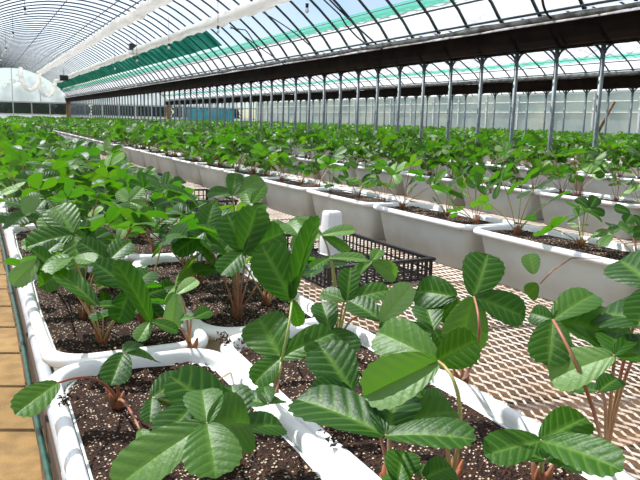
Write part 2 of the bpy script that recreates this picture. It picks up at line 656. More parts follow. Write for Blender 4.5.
if rest:
    S = MB()
    arr = [mesh_arrays(m) for m in PM[2]]
    for p in rest:
        for mi, (v, f) in enumerate(arr):
            S.add(xf(v, p['x'], p['y'], BENCH, p['rz']), f, mi=mi)
    tag(S.build('distant_planters', [MAT['white'], MAT['rim'], MAT['soil']]), 'far rows of white planters merging together behind the steel posts', 'planters', kind='stuff')

# ------------------------------------------------------------------ generic plants
HI = [plant_variant(100 + i, 0, 6 + i % 3, 1.0) for i in range(6)]
HIC = [plant_variant(150 + i, 0, 6 + i % 2, .92) for i in range(5)]
MID = [plant_variant(200 + i, 1, 6 + i % 3, 1.05) for i in range(8)]
LOW = [plant_variant(300 + i, 1, 9, 1.15, split=False) for i in range(8)]
VLO = [plant_variant(400 + i, 2, 9, 1.2, split=False, tall=.9) for i in range(8)]
SOILZ = BENCH + .158

plants = []
for p in vp:
    r = p['row'][0]
    if p['row'] in ('A', 'B') and p['n'] < 1:
        continue            # the nearest two planters get their plants one by one below
    if r in 'AB':
        offs = [(-.03, -.22), (.055, -.14), (-.035, -.02), (.055, .07), (-.03, .18), (.055, .26)] if p['d'] > 2.6 else [(-.03, -.2), (.055, -.14), (-.03, .04), (.055, .12), (.0, .25)]
    elif p['row'] in ('C', 'D'):
        offs = [(-.0, -.235), (.02, -.01), (-.01, .22)] if p['d'] < 4 else [(-.02, -.26), (.03, -.13), (-.02, 0), (.03, .13), (-.02, .26)]
        if p['row'] == 'D' and p['d'] < 4: offs = [(-.01, -.25), (.03, -.08), (-.02, .09), (.02, .25)]
    else:
        offs = [(-.03, -.24), (.04, -.12), (-.03, 0), (.04, .12), (-.03, .25)]
    for oi, (ox, oy) in enumerate(offs):
        x = p['x'] + ox + rng.uniform(-.012, .012)
        y = p['y'] + oy + rng.uniform(-.025, .025)
        plants.append(dict(x=x, y=y, row=p['row'], n=p['n'], i=oi, m=len(offs), d=math.dist((x, y), (0, 0)), vis=vis(x, y, 1.0, 25)))
HERO_N = 13
pv = sorted([p for p in plants if p['vis']], key=lambda p: p['d'])
pin = pv[:300 - HERO_N]
prest = pv[300 - HERO_N:] + [p for p in plants if not p['vis']]
POS = {3: ['near end', 'middle', 'far end'], 4: ['near end', 'near half', 'far half', 'far end'],
       5: ['near end', 'near half', 'middle', 'far half', 'far end'],
       6: ['near left corner', 'near right side', 'near left side', 'far right side', 'far left side', 'far right corner']}
for p in pin:
    rz = rng.uniform(0, 2 * PI); s = rng.uniform(.85, 1.12)
    if p['d'] < 2.7:
        src = HIC if p['row'][0] == 'C' else HI
    elif p['d'] < 4.2:
        src = MID
    else:
        src = LOW
    v = src[int(rng.integers(len(src)))]
    r = p['row']
    if r in rownames and p['n'] < 8:
        lab = 'strawberry plant, %s of %s planter, %s' % (POS[p['m']][p['i']], ORD[p['n']], rownames[r])
        grp = 'strawberry plants in ' + rownames[r]
    elif r in rownames:
        lab = 'small distant strawberry plant far down %s' % rownames[r]
        grp = 'distant strawberry plants in ' + rownames[r]
    else:
        lab = 'distant strawberry plant behind the steel posts'
        grp = 'strawberry plants behind the steel posts'
    t = thing('strawberry_plant', lab, 'plant', (p['x'], p['y'], SOILZ), grp)
    s *= 1.12 if r[0] in 'CDE' else 1.0
    t.rotation_euler.z = rz; t.scale = (s, s, s)
    if len(v['leaf']) > 1:
        for a, b in zip(v['leaf'], v['petiole']):
            lf = link('leaf', a, t)
            link('petiole', b, lf)
    else:
        link('foliage', v['leaf'][0], t); link('petioles', v['petiole'][0], t)
    link('crown', v['crown'], t)

S = MB()
arrs = []
for v in VLO:
    A, B = v['raw']
    arrs.append((np.concatenate(A.v), A.f, np.concatenate(A.vein), np.concatenate(A.tint), np.concatenate(B.v), B.f))
allF = []
for p in prest:
    Va, Fa, ve, ti, Vb, Fb = arrs[int(rng.integers(len(arrs)))]
    rz = rng.uniform(0, 2 * PI); s = rng.uniform(.85, 1.15)
    n0 = S.n
    S.add(xf(Va, p['x'], p['y'], SOILZ, rz, s), Fa, ve, 0)
    S.tint[-1] = np.clip(ti + rng.uniform(-.1, .25), 0, 1)
    S.add(xf(Vb, p['x'], p['y'], SOILZ, rz, s), Fb, mi=1)
tag(S.build('distant_strawberry_plants', [MAT['leaf'], MAT['stem']], attrs=True),
    'dense green carpet of distant strawberry plants filling the far rows', 'plants', kind='stuff')

# ------------------------------------------------------------------ the foreground plants, leaf by leaf
def sphere_hit(J, L, px, py, sgn):
    r = ray(px, py)
    oc = CAM - J
    b = np.dot(oc, r); c = np.dot(oc, oc) - L * L
    disc = b * b - c
    if disc < 0:
        t = -b
    else:
        t = -b + sgn * math.sqrt(disc)
    return CAM + r * t


def hero(name_label, crown_px, leaves, group='foreground strawberry plants', red=False, extra=None):
    C = onz(*crown_px, SOILZ)
    t = thing('strawberry_plant', name_label, 'plant', tuple(C), group)
    link('crown', crown_mesh(rng), t)
    for lf in leaves:
        (jx, jy, D), tips = lf[0], lf[1]
        opt = lf[2] if len(lf) > 2 else {}
        J = CAM + ray(jx, jy) * D
        mb = MB()
        for tp in tips:
            px, py, L = tp[:3]
            sg = tp[3] if len(tp) > 3 else 1
            W = tp[4] if len(tp) > 4 else 1.0
            cf = tp[5] if len(tp) > 5 else 0.35      # how far the blade faces the viewer's side
            ti = tp[6] if len(tp) > 6 else opt.get('tint', .3)
            fo = tp[7] if len(tp) > 7 else .2
            T = sphere_hit(J, L, px, py, sg)
            d = T - J
            Lr = min(np.linalg.norm(d), L * 1.25)
            n = UP * (1 - cf) + nrm(CAM - J) * cf
            if opt.get('under'): n = -n
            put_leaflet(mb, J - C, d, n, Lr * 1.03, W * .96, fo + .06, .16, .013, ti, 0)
        lo = mb.build('leaf', MAT['leaf'], t, attrs=True)
        st = MB()
        a = np.array([0, 0, .006]); e = J - C
        via = opt.get('via')
        if via:
            mpt = CAM + ray(via[0], via[1]) * via[2] - C
            mid = 2 * mpt - .5 * (a + e)
        else:
            mid = a + np.array([e[0] * .3, e[1] * .3, e[2] * .8])
        st.tube(bez(a, mid, e, 12), np.linspace(.0020, .0013, 12), 8)
        st.build('petiole', MAT['red_stem'] if (red or opt.get('red')) else MAT['stem'], lo)
    return t


SOILN = []
hero('strawberry plant with a broad pale leaf at the bottom left of the nearest planter', (232, 466), [
    [(207, 424, .60), [(114, 479, .082, -1, .72, .5, .6), (215, 468, .050, -1, 1.25, .7, .5), (254, 420, .052, 1, 1.45, .75, .5), (202, 386, .042, 1, 1.1, .7, .5)]],
    [(152, 398, .72), [(188, 372, .05, 1, 1.0, .3, .1), (190, 404, .05, 1, 1.1, .4, .05), (150, 418, .03, -1, .9, .3, .1)]],
    [(236, 428, .66), [(178, 372, .07, 1, 1.0, .3, .1), (232, 382, .05, 1, 1., .3, .12), (283, 420, .05, 1, 1., .3, .15)]],
    [(196, 404, .64), [(165, 430, .05, -1, 1.0, .3, .1), (185, 446, .045, -1, 1., .3, .05)]],
])
hero('small strawberry plant with bare orange stems near the left rim of the nearest planter', (118, 406), [
    [(124, 353, .82), [(112, 379, .045, -1, 1.0, .6, .05), (157, 354, .052, 1, .9, .3, .15), (138, 340, .03, 1, .9, .3, .15)]],
    [(58, 383, .80), [(20, 407, .055, -1, .8, .6, .5)], {'red': True}],
    [(140, 430, .76), [(150, 446, .03, -1, .9, .6, .6)]],
], red=True)
hero('strawberry plant with a leaning pale leaf at the far corner of the nearest planter', (190, 352), [
    [(177, 294, .95), [(196, 278, .035, 1, .8, .5, .95), (172, 327, .045, -1, .8, .8, .95), (163, 304, .03, 1, 1., .5, .3)]],
    [(194, 318, .93), [(210, 309, .026, 1, 1.1, .6, .3), (180, 316, .022, 1, .9, .5, .4)]],
    [(150, 322, .92), [(178, 328, .034, 1, .9, .3, .3), (120, 262, .080, 1, .5, .45, .3, .5), (138, 338, .03, -1, 1., .4, .6)], {'red': True}],
])
hero('strawberry plant beside the white rim with a round ribbed leaf between the near planters', (270, 404), [
    [(281, 358, .80), [(258, 316, .062, 1, 1.25, .95, .3), (329, 331, .062, 1, .8, .6, .45), (254, 380, .04, -1, 1.1, .5, .3)], {'via': (278, 380, .8)}],
    [(292, 300, .80), [(264, 249, .062, 1, 1.0, .95, .2, .05), (311, 218, .088, 1, .34, .2, .25, .6), (300, 325, .03, -1, .8, .5, .3)], {'via': (284, 350, .78)}],
    [(268, 404, .72), [(240, 396, .035, 1, 1.1, .4, .2), (264, 384, .03, 1, .9, .4, .25), (282, 396, .03, 1, .9, .4, .2)]],
])
hero('strawberry plant with dark spreading leaves at the bottom centre edge', (388, 486), [
    [(386, 436, .58), [(301, 388, .088, 1, .85, .25, .15), (398, 388, .055, 1, 1.1, .3, .05), (467, 428, .068, -1, .75, .25, .25)], {}],
    [(392, 425, .62), [(450, 407, .050, 1, .9, .5, .5)], {}],
    [(352, 392, .66), [(322, 344, .056, 1, 1.15, .55, .02), (318, 392, .04, -1, 1.1, .6, .0), (345, 425, .04, -1, 1.0, .6, .0)], {'red': True}],
    [(398, 484, .62), [(404, 449, .035, 1, 1.2, .8, .35), (388, 470, .025, 1, 1.0, .8, .35)], {}],
    [(424, 478, .62), [(452, 464, .032, 1, 1.1, .6, .35), (418, 462, .025, 1, 1.0, .6, .35)], {}],
])
hero('strawberry plant with a long arching yellow stalk right of centre front', (450, 484), [
    [(438, 361, .60), [(377, 328, .066, 1, .85, .75, .55), (367, 393, .066, -1, .85, .85, .7, .55), (472, 342, .04, -1, 1.1, .9, .4)],
     {'via': (460, 408, .59)}],
    [(425, 400, .66), [(372, 372, .055, 1, 1.1, .4, .1), (400, 430, .04, -1, 1.1, .5, .05), (455, 402, .045, 1, 1.1, .5, .05)]],
])
hero('strawberry plant with upright dark leaves over the metal mesh', (462, 384), [
    [(474, 297, .80), [(488, 253, .056, 1, 1.15, .95, .15, .1), (525, 313, .058, 1, .95, .6, .12), (461, 349, .060, -1, 1.15, .95, .6, .1)], {'via': (478, 345, .78)}],
    [(457, 297, .84), [(416, 289, .052, 1, 1.15, .7, .15), (440, 320, .03, -1, 1., .7, .3)], {}],
    [(434, 330, .82), [(398, 340, .045, 1, 1.1, .7, .1), (425, 300, .045, 1, 1.1, .7, .25), (448, 352, .03, -1, 1.1, .7, .2)], {}],
], red=True)
hero('strawberry plant with large bright leaves at the right edge over the mesh', (604, 470), [
    [(553, 320, .62), [(593, 289, .050, 1, .85, .4, .5), (549, 360, .040, -1, 1.2, .8, .3), (640, 336, .082, 1, .9, .5, .35), (530, 312, .022, 1, 1.2, .8, .1)], {'via': (590, 400, .62)}],
    [(614, 356, .60), [(551, 374, .050, -1, .95, .6, .75), (662, 345, .05, 1, 1., .5, .4), (618, 328, .04, 1, 1.1, .5, .3)], {}],
    [(655, 288, .60), [(618, 254, .055, 1, 1.0, .7, .1), (640, 318, .04, -1, 1., .6, .2)], {}],
    [(662, 325, .62), [(600, 306, .058, 1, 1.1, .4, .15), (640, 290, .045, 1, 1., .4, .2)], {}],
    [(598, 392, .66), [(618, 375, .03, 1, 1.0, .4, .1), (575, 385, .03, 1, 1.0, .4, .1)], {}],
], red=True)
hero('low strawberry plant with three bright leaflets at the bottom right', (540, 482), [
    [(541, 441, .60), [(490, 449, .046, -1, .95, .5, .35), (585, 413, .048, 1, .95, .5, .35), (613, 458, .066, -1, .7, .5, .45)], {}],
    [(545, 460, .68), [(500, 440, .04, 1, .9, .4, .1), (560, 440, .04, 1, .9, .4, .1), (580, 462, .04, 1, .9, .4, .1)], {}],
])
hero('strawberry plant with a folded edge-lit leaf by the left planter rim', (86, 318), [
    [(97, 306, .98), [(60, 268, .075, 1, .6, .3, .3), (120, 303, .035, 1, .9, .3, .3), (82, 292, .03, 1, .8, .4, .2)], {}],
    [(130, 290, 1.0), [(100, 262, .055, 1, 1.1, .4, .05), (150, 268, .05, 1, 1.1, .4, .1), (118, 320, .045, -1, 1.1, .6, .1)]],
    [(108, 262, 1.12), [(82, 240, .05, 1, 1.1, .4, .1), (128, 240, .05, 1, 1.1, .4, .2), (110, 284, .04, -1, 1.1, .5, .1)]],
])
hero('strawberry plant with pale hanging leaves over the left planter rim', (54, 290), [
    [(38, 260, 1.15), [(14, 282, .05, -1, .9, .7, .9), (50, 279, .036, -1, 1.0, .7, .05), (58, 240, .045, 1, .8, .4, .2)], {}],
    [(60, 238, 1.2), [(22, 242, .055, -1, .75, .4, .7), (45, 214, .05, 1, 1.1, .85, .6), (88, 236, .05, 1, .9, .6, .3)], {}],
    [(26, 216, 1.35), [(2, 222, .05, 1, 1.0, .5, .3), (33, 195, .05, 1, .9, .6, .7), (45, 222, .04, 1, 1.0, .5, .1)], {}],
], red=True)
hero('strawberry plant with light leaves in front of the black crate', (338, 350), [
    [(381, 321, .86), [(409, 286, .05, 1, .8, .75, .95), (352, 298, .05, 1, 1.0, .4, .15), (402, 345, .035, -1, 1.1, .7, .2)], {'red': False}],
    [(347, 301, .92), [(386, 287, .05, 1, .8, .5, .35), (322, 290, .04, 1, .9, .5, .3), (350, 268, .045, 1, .9, .5, .2)]],
    [(372, 262, 1.0), [(398, 275, .045, 1, .9, .7, .6), (352, 272, .035, 1, .9, .5, .5), (380, 248, .03, 1, .9, .5, .5)]],
    [(322, 235, 1.02), [(353, 227, .045, 1, .6, .5, .7), (308, 243, .04, 1, .9, .5, .7), (350, 250, .045, -1, .6, .5, .5), (300, 218, .04, 1, .5, .4, .6)]],
    [(330, 258, .98), [(312, 265, .04, -1, .6, .4, .4), (365, 255, .05, 1, .55, .4, .6)]],
    [(330, 330, .84), [(305, 352, .05, -1, 1.1, .6, .05), (352, 350, .045, -1, 1.1, .6, .05), (322, 300, .045, 1, 1.0, .5, .1)]],
])
hero('strawberry plant with crinkled dark leaves beside the mesh gap left of the crate', (238, 300), [
    [(244, 252, 1.0), [(282, 232, .058, 1, 1.1, .8, .2), (228, 214, .06, 1, 1.1, .8, .1), (256, 208, .06, 1, 1.0, .7, .35), (222, 270, .05, -1, 1., .5, .1)]],
    [(205, 232, 1.2), [(175, 250, .06, -1, 1.0, .5, .15), (228, 245, .055, 1, 1.1, .6, .1), (212, 205, .05, 1, 1.1, .6, .25)]],
    [(232, 195, 1.3), [(262, 177, .07, 1, .7, .6, .6), (208, 190, .05, 1, .9, .5, .3), (236, 172, .05, 1, .9, .6, .4)]],
])

# dry straw stalk and runner
rn = thing('strawberry_runner', 'thin red runner with two small leaves hanging before the white planter', 'plant runner', tuple(onx(600, 262, 1.45)))
o0 = np.array(rn.location)
P = np.array([onx(600, 258, 1.45), onx(572, 258, 1.44), CAM + ray(553, 270) * 1.70, CAM + ray(540, 284) * 1.68]) - o0
mb = MB(); mb.tube(P, [.002, .002, .002, .0015], 6); mb.build('stalk', MAT['red_stem'], rn)
for (a, b, tp) in ((534, 274, (529, 252)), (538, 284, (526, 297))):
    J = CAM + ray(a, b) * 1.68
    T = sphere_hit(J, .055, *tp, 1)
    mb = MB(); put_leaflet(mb, J - o0, T - J, UP * .3 + nrm(CAM - J), .052, 1.1, .15, .1, .02, .55, 0)
    mb.build('leaf', MAT['leaf'], rn, attrs=True)

def crumbs(px, py, n, rad, z, seed, lab):
    rg = np.random.default_rng(seed); c = onz(px, py, z); m = MB()
    for i in range(n):
        p = c + np.array([rg.normal(0, rad * .4), rg.normal(0, rad), rg.uniform(0, .001)])
        s_ = rg.uniform(.0012, .0035)
        q = p + rg.normal(size=(4, 3)) * s_
        q[:, 2] = np.maximum(q[:, 2], z)
        m.add(q, [(0, 1, 2), (0, 2, 3), (0, 3, 1), (1, 3, 2)])
    tag(m.build('soil_crumbs', MAT['soil'], smooth=False), lab, 'soil', kind='stuff')


RZ = BENCH + .1725
crumbs(333, 398, 90, .022, RZ, 1, 'dark soil crumbs spilled on the white rims at front centre')
crumbs(225, 340, 60, .02, RZ, 2, 'soil crumbs on the rim between the nearest planters')
crumbs(340, 437, 70, .018, RZ, 3, 'soil crumbs scattered lower on the white rims')
crumbs(68, 400, 40, .012, RZ, 4, 'few soil crumbs on the left planter rim')
for k_, ((a_, b_), (c_, d_)) in enumerate((((152, 330), (172, 318)), ((285, 312), (303, 298)), ((232, 372), (205, 392)), ((330, 420), (352, 405)), ((255, 410), (238, 450)))):
    P0, P1 = onz(a_, b_, SOILZ + .006), onz(c_, d_, SOILZ + .02)
    m = MB(); m.tube(bez(P0, (P0 + P1) / 2 + np.array([.004, 0, .008]), P1, 6), [.0014, .0014, .0013, .0012, .001, .0006], 5)
    tag(m.build('straw_stalk', MAT['dry']), ['dry straw coloured stalk on the soil of the left second planter', 'dry stalk on the dark soil left of the tall upright leaf', 'dry stalk near the middle of the nearest planter', 'short dry stalk beside the white rim at front centre', 'curved dry stalk by the broad pale leaf'][k_], 'stalk')
# ------------------------------------------------------------------ ground and shell
def struct(name, mb, mat, smooth=False):
    return tag(mb.build(name, mat, smooth=smooth), kind='structure')


g = MB(); g.box((-6.3, -4, -.1), (15.4, GABLE_Y, 0)); struct('floor', g, MAT['ground'])
g = MB(); g.box((-90, -60, -.25), (120, 160, -.12)); struct('floor_outside', g, MAT['outside'])

Y0 = -3.0
GUT_BOT, GUT_TOP = 1.90, 2.10
half = [(2.7, .94), (2.62, 1.06), (2.51, 1.165), (2.3, 1.36), (2.05, 1.56), (1.8, 1.74), (1.5, 1.92), (1.15, 2.08), (.8, 2.2), (.4, 2.28), (0, 2.30)]
prof = [(x, z + CAMZ) for x, z in half] + [(-x, z + CAMZ) for x, z in half[::-1][1:]]
prof = np.array(prof)                       # right eave -> ridge -> left eave
from math import ceil


def resample(P, n):
    d = np.concatenate([[0], np.cumsum(np.linalg.norm(np.diff(P, axis=0), axis=1))])
    t = np.linspace(0, d[-1], n)
    return np.stack([np.interp(t, d, P[:, i]) for i in range(P.shape[1])], 1)


arc = resample(prof, 30)
EAVE = .94 + CAMZ


def hk(cx):
    return .70 if cx > 4.5 else 1.0

BAYS = [1.8 + BAYW * b for b in (-1, 0, 1, 2)]
# ribs
rb = MB()
rb.tube(np.stack([arc[:, 0], np.zeros(len(arc)), arc[:, 1]], 1), .0155, 6)
rib_me = rb.mesh('arch_rib', MAT['rib'])
rb = MB()
rb.tube(np.stack([arc[:, 0], np.zeros(len(arc)), EAVE + (arc[:, 1] - EAVE) * .70], 1), .0135, 6)
rib_low = rb.mesh('arch_rib', MAT['rib'])
BN = ['the bay left of the path', 'the main bay overhead', 'the middle bay beyond the gutter', 'the farthest bay']
for bi, cx in enumerate(BAYS):
    n = 0
    y = 0.30
    ys = np.arange(-1.2 if bi < 2 else 1.3, GABLE_Y, .5) + .02
    for y in ys:
        o = link('arch_rib', rib_low if bi > 1 else rib_me, None, (cx, y, 0))
        near = y < 12
        if bi == 1 and 5 < y < 12:
            lab = 'dark roof arch number %d counted from the camera in %s' % (int((y - 5) / .5) + 1, BN[bi])
            lab = 'dark curved roof pipe, %s overhead arch meeting the near gutter' % (ORD[min(11, int((y - 5) / .5))])
            if int((y - 5) / .5) > 11: lab = 'dark curved roof pipe arching over ' + BN[bi]
        else:
            lab = 'dark curved roof pipe arching over ' + BN[bi]
        tag(o, lab, 'roof arch', 'roof arches over ' + BN[bi])

# roof film (each bay split into strips as hung)
def strip(cx, x_hi, x_lo, y0, y1, mat, name, off=.016, wave=0.0, ny=None):
    """surface following the arc between local x values"""
    A = resample(prof, 240)
    sel = A[(A[:, 0] <= x_hi + 1e-6) & (A[:, 0] >= x_lo - 1e-6)]
    sel = resample(sel, max(3, int(len(sel) / 8)))
    sel = sel.copy(); sel[:, 1] = EAVE + (sel[:, 1] - EAVE) * hk(cx)
    T = np.gradient(sel, axis=0); N = np.stack([T[:, 1], -T[:, 0]], 1)
    N /= np.linalg.norm(N, axis=1)[:, None]
    N *= np.sign(N[:, 1:2] + 1e-9)
    ny = ny or int((y1 - y0) / .5) + 1
    ys = np.linspace(y0, y1, ny)
    G = np.zeros((ny, len(sel), 3))
    for i, y in enumerate(ys):
        w = wave * (noise.noise(Vector((y * .9, cx, 2))) + .5 * noise.noise(Vector((y * 3, cx, 5))))
        G[i, :, 0] = cx + sel[:, 0] + N[:, 0] * (off + w)
        G[i, :, 1] = y
        G[i, :, 2] = sel[:, 1] + N[:, 1] * (off + w)
    mb = MB(); mb.sheet(G)
    return mb


for bi, cx in enumerate(BAYS):
    if bi == 1:
        struct('ceiling', strip(cx, 1.93, -2.7, Y0, GABLE_Y, MAT['film'], 'c'), MAT['film'], True)
    else:
        struct('ceiling', strip(cx, 2.40, -2.7, Y0, GABLE_Y, MAT['film'], 'c'), MAT['film'], True)
    struct('ceiling_eave', strip(cx, 2.7, 2.515, Y0, GABLE_Y, MAT['lowfilm'], 'c'), MAT['lowfilm'], True)
    nt_ = strip(cx, 2.515, 2.40, Y0, GABLE_Y, MAT['net'], 'c', .018).build('insect_net', MAT['net'])
    tag(nt_, 'pale green net strip along the roof of ' + BN[bi], 'net', 'green net strips')
sh = strip(BAYS[1], 2.36, 1.93, 12.5, GABLE_Y - .5, MAT['shade'], 's', -.02, .03, 160).build('shade_net', MAT['shade'])
tag(sh, 'bunched dark green shade net hung under the far roof slope', 'shade net')

# purlins and rails
def rail(cx, lx, r=.011, name='purlin', label='', y0=Y0, mat='rib', under=.022):
    z = EAVE + (float(np.interp(-lx, -prof[:, 0], prof[:, 1])) - EAVE) * hk(cx)
    m = MB(); m.tube([(cx + lx, y0, z - under), (cx + lx, GABLE_Y, z - under)], r, 6)
    o = m.build(name, MAT[mat]); tag(o, label, 'roof rail', 'lengthwise roof pipes'); return o


for bi, cx in enumerate(BAYS[1:], 1):
    rail(cx, 2.51, .010, 'roof_rail', 'lengthwise pipe under the green net of ' + BN[bi])
    rail(cx, 0.8, .010, 'roof_rail', 'lengthwise pipe right of the ridge of ' + BN[bi])
    rail(cx, 2.40, .005, 'roof_rail', 'thin lengthwise rod above the green net of ' + BN[bi])
    if bi == 1:
        rail(cx, 1.05, .012, 'roof_rail', 'lengthwise pipe beside the upper white curtain')
        rail(cx, 1.93, .010, 'roof_rail', 'lengthwise pipe beside the lower white curtain')
        rail(cx, 0.0, .010, 'roof_rail', 'lengthwise pipe at the ridge of the main bay')

# gutters with eave roll
for gi, gx in enumerate((-.9, 4.5, 9.9)):
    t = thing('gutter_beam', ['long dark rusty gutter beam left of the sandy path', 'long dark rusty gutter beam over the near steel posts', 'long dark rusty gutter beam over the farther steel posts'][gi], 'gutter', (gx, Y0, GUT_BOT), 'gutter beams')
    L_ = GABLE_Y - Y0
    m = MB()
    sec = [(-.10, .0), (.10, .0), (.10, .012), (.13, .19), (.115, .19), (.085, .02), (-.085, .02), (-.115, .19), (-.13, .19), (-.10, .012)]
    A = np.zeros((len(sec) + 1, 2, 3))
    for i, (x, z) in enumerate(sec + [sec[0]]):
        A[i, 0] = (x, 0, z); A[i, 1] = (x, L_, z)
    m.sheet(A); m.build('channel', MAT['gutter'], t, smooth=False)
    for sx, nm in ((-1, 'left'), (1, 'right')):
        m = MB(); ys = np.linspace(0, L_, 240)
        P = [(sx * .125 + .010 * noise.noise(Vector((y * .7, 3, gi))), y, .235 + .014 * noise.noise(Vector((y * .8, 1, gi)))) for y in ys]
        R_ = [.026 + .014 * noise.noise(Vector((y * 1.7, 9, gi + sx))) for y in ys]
        m.tube(P, R_, 8)
        o = m.build('rolled_film', MAT['dirty'], t); o['label'] = 'grubby grey rolled plastic along the gutter edge'
    m = MB(); m.tube([(-.155, 0, .285), (-.155, L_, .285)], .011, 6); m.tube([(.155, 0, .285), (.155, L_, .285)], .011, 6)
    m.build('eave_pipe', MAT['rib'], t)
# posts under the two gutters
pm = MB(); pm.tube([(0, 0, 0), (0, 0, GUT_BOT)], .019, 10); post_me = pm.mesh('pole', MAT['steel'])
bm_ = MB()
for sg in (-1, 1):
    bm_.tube(bez(np.array([0, sg * .016, GUT_BOT - .075]), np.array([0, sg * .035, GUT_BOT - .03]), np.array([0, sg * .085, GUT_BOT - .008]), 6), .010, 6)
bm_.box((-.06, -.05, GUT_BOT - .012), (.06, .05, GUT_BOT))
br_me = bm_.mesh('bracket', MAT['rib'])
for gi, gx in enumerate((4.5, 9.9)):
    k = 0
    ys = np.arange(4.085, GABLE_Y - .3, .495) if gi == 0 else np.arange(7.3, GABLE_Y - .3, .495)
    if gi == 0:
        ys = np.concatenate([[2.105, 2.6, 3.095, 3.59], ys])
    for y in ys:
        q = proj((gx, y, 1.6))
        inview = q and q[0] < 648
        if inview and k < 12:
            lab = 'galvanised steel post under the %s gutter, %s' % (('near', 'farther')[gi], 'rightmost in view' if k == 0 else ORD[k] + ' from the right edge')
        else:
            lab = 'slim distant steel post under the %s gutter' % ('near', 'farther')[gi]
        if inview: k += 1
        else: lab = 'steel post under the %s gutter out past the right edge' % ('near', 'farther')[gi]
        t = thing('steel_post', lab, 'post', (gx, y, 0), 'steel posts under the %s gutter' % ('near', 'farther')[gi])
        link('pole', post_me, t); link('bracket', br_me, t)

# ------------------------------------------------------------------ far gable
def quadsheet(p0, p1, z0, z1, n=1):
    m = MB(); a, b = np.array(p0), np.array(p1)
    A = np.zeros((2, 2, 3))
    A[0, 0] = (*a, z0); A[0, 1] = (*b, z0); A[1, 0] = (*a, z1); A[1, 1] = (*b, z1)
    m.sheet(A); return m


for bi, cx in enumerate(BAYS):
    zr0, zr1 = 1.20, 1.82
    m = MB()
    xs = np.linspace(-2.7, 2.7, 25)
    top = EAVE + (np.interp(-xs, -prof[:, 0], prof[:, 1]) - EAVE) * hk(cx)
    A = np.zeros((2, 25, 3)); A[0, :, 0] = cx + xs; A[0, :, 1] = GABLE_Y; A[0, :, 2] = zr1
    A[1, :, 0] = cx + xs; A[1, :, 1] = GABLE_Y; A[1, :, 2] = top
    m.sheet(A); struct('wall_far', m, MAT['wallfilm'])
    struct('wall_far_base', quadsheet((cx - 2.7, GABLE_Y), (cx + 2.7, GABLE_Y), 0, zr0), MAT['wallfilm'])
    w = quadsheet((cx - 2.7, GABLE_Y + .01), (cx + 2.7, GABLE_Y + .01), zr0, zr1).build('window_%d' % (bi + 1), MAT['pane'], smooth=False)
    tag(w, kind='structure')
    m = MB()
    for x in np.arange(-2.7, 2.75, .9):
        m.box((cx + x - .025, GABLE_Y - .05, 0), (cx + x + .025, GABLE_Y - .01, zr1))
    m.box((cx - 2.7, GABLE_Y - .06, zr0 - .03), (cx + 2.7, GABLE_Y - .01, zr0 + .03))
    m.box((cx - 2.7, GABLE_Y - .06, zr1 - .03), (cx + 2.7, GABLE_Y - .01, zr1 + .04))
    for x in (-1.35, 0, 1.35):
        m.box((cx + x - .02, GABLE_Y - .04, zr1), (cx + x + .02, GABLE_Y - .01, EAVE + (float(np.interp(-x, -prof[:, 0], prof[:, 1])) - EAVE) * hk(cx)))
    struct('trim_%d' % (bi + 1), m, MAT['frame'])
for gi, gx in enumerate((-.9, 4.5, 9.9)):
    m = MB(); m.box((gx - .11, GABLE_Y - .42, 0), (gx + .11, GABLE_Y - .18, GUT_BOT))
    tag(m.build('wooden_column', MAT['wood'], smooth=False), ['brown wooden column at the far end of the left gutter', 'orange brown wooden column at the far end of the near gutter', 'brown wooden column at the far end of the farther gutter'][gi], 'column')
m = MB(); ys_ = np.linspace(11.0, 13.9, 40)
A = np.zeros((2, 40, 3))
for i, x in enumerate(ys_):
    A[0, i] = (x, GABLE_Y - .14 + .02 * math.sin(x * 9), .0); A[1, i] = (x, GABLE_Y - .14 + .02 * math.sin(x * 9 + 1), 1.74)
m.sheet(A); tag(m.build('teal_sheet', MAT['teal']), 'teal plastic sheet across the far end wall of the farthest bay', 'sheet')

# right side wall
WX = 15.3
struct('wall_right', quadsheet((WX, Y0), (WX, GABLE_Y), 0, 2.2), MAT['wallfilm'])
m = MB()
for z in (.9, 1.62, 1.92, 2.15):
    m.box((WX - .05, Y0, z - .018), (WX - .01, GABLE_Y, z + .018))
for y in np.arange(2, GABLE_Y, 1.5):
    m.box((WX - .07, y - .03, 0), (WX - .01, y + .03, 2.2))
struct('trim_5', m, MAT['frame'])
struct('wall_left', quadsheet((-6.3, Y0), (-6.3, GABLE_Y), 0, 2.2), MAT['wallfilm'])
# wooden braces by the right wall
for y in (13.6,):
    m = MB(); m.tube([(WX - .3, y, 0), (WX - .3, y, 2.0)], .05, 8); m.tube([(WX - .3, y, 1.0), (WX - .3, y - .5, 1.9)], .04, 8)
    tag(m.build('timber_brace', MAT['wood']), 'timber post with slanting brace before the right wall', 'post')

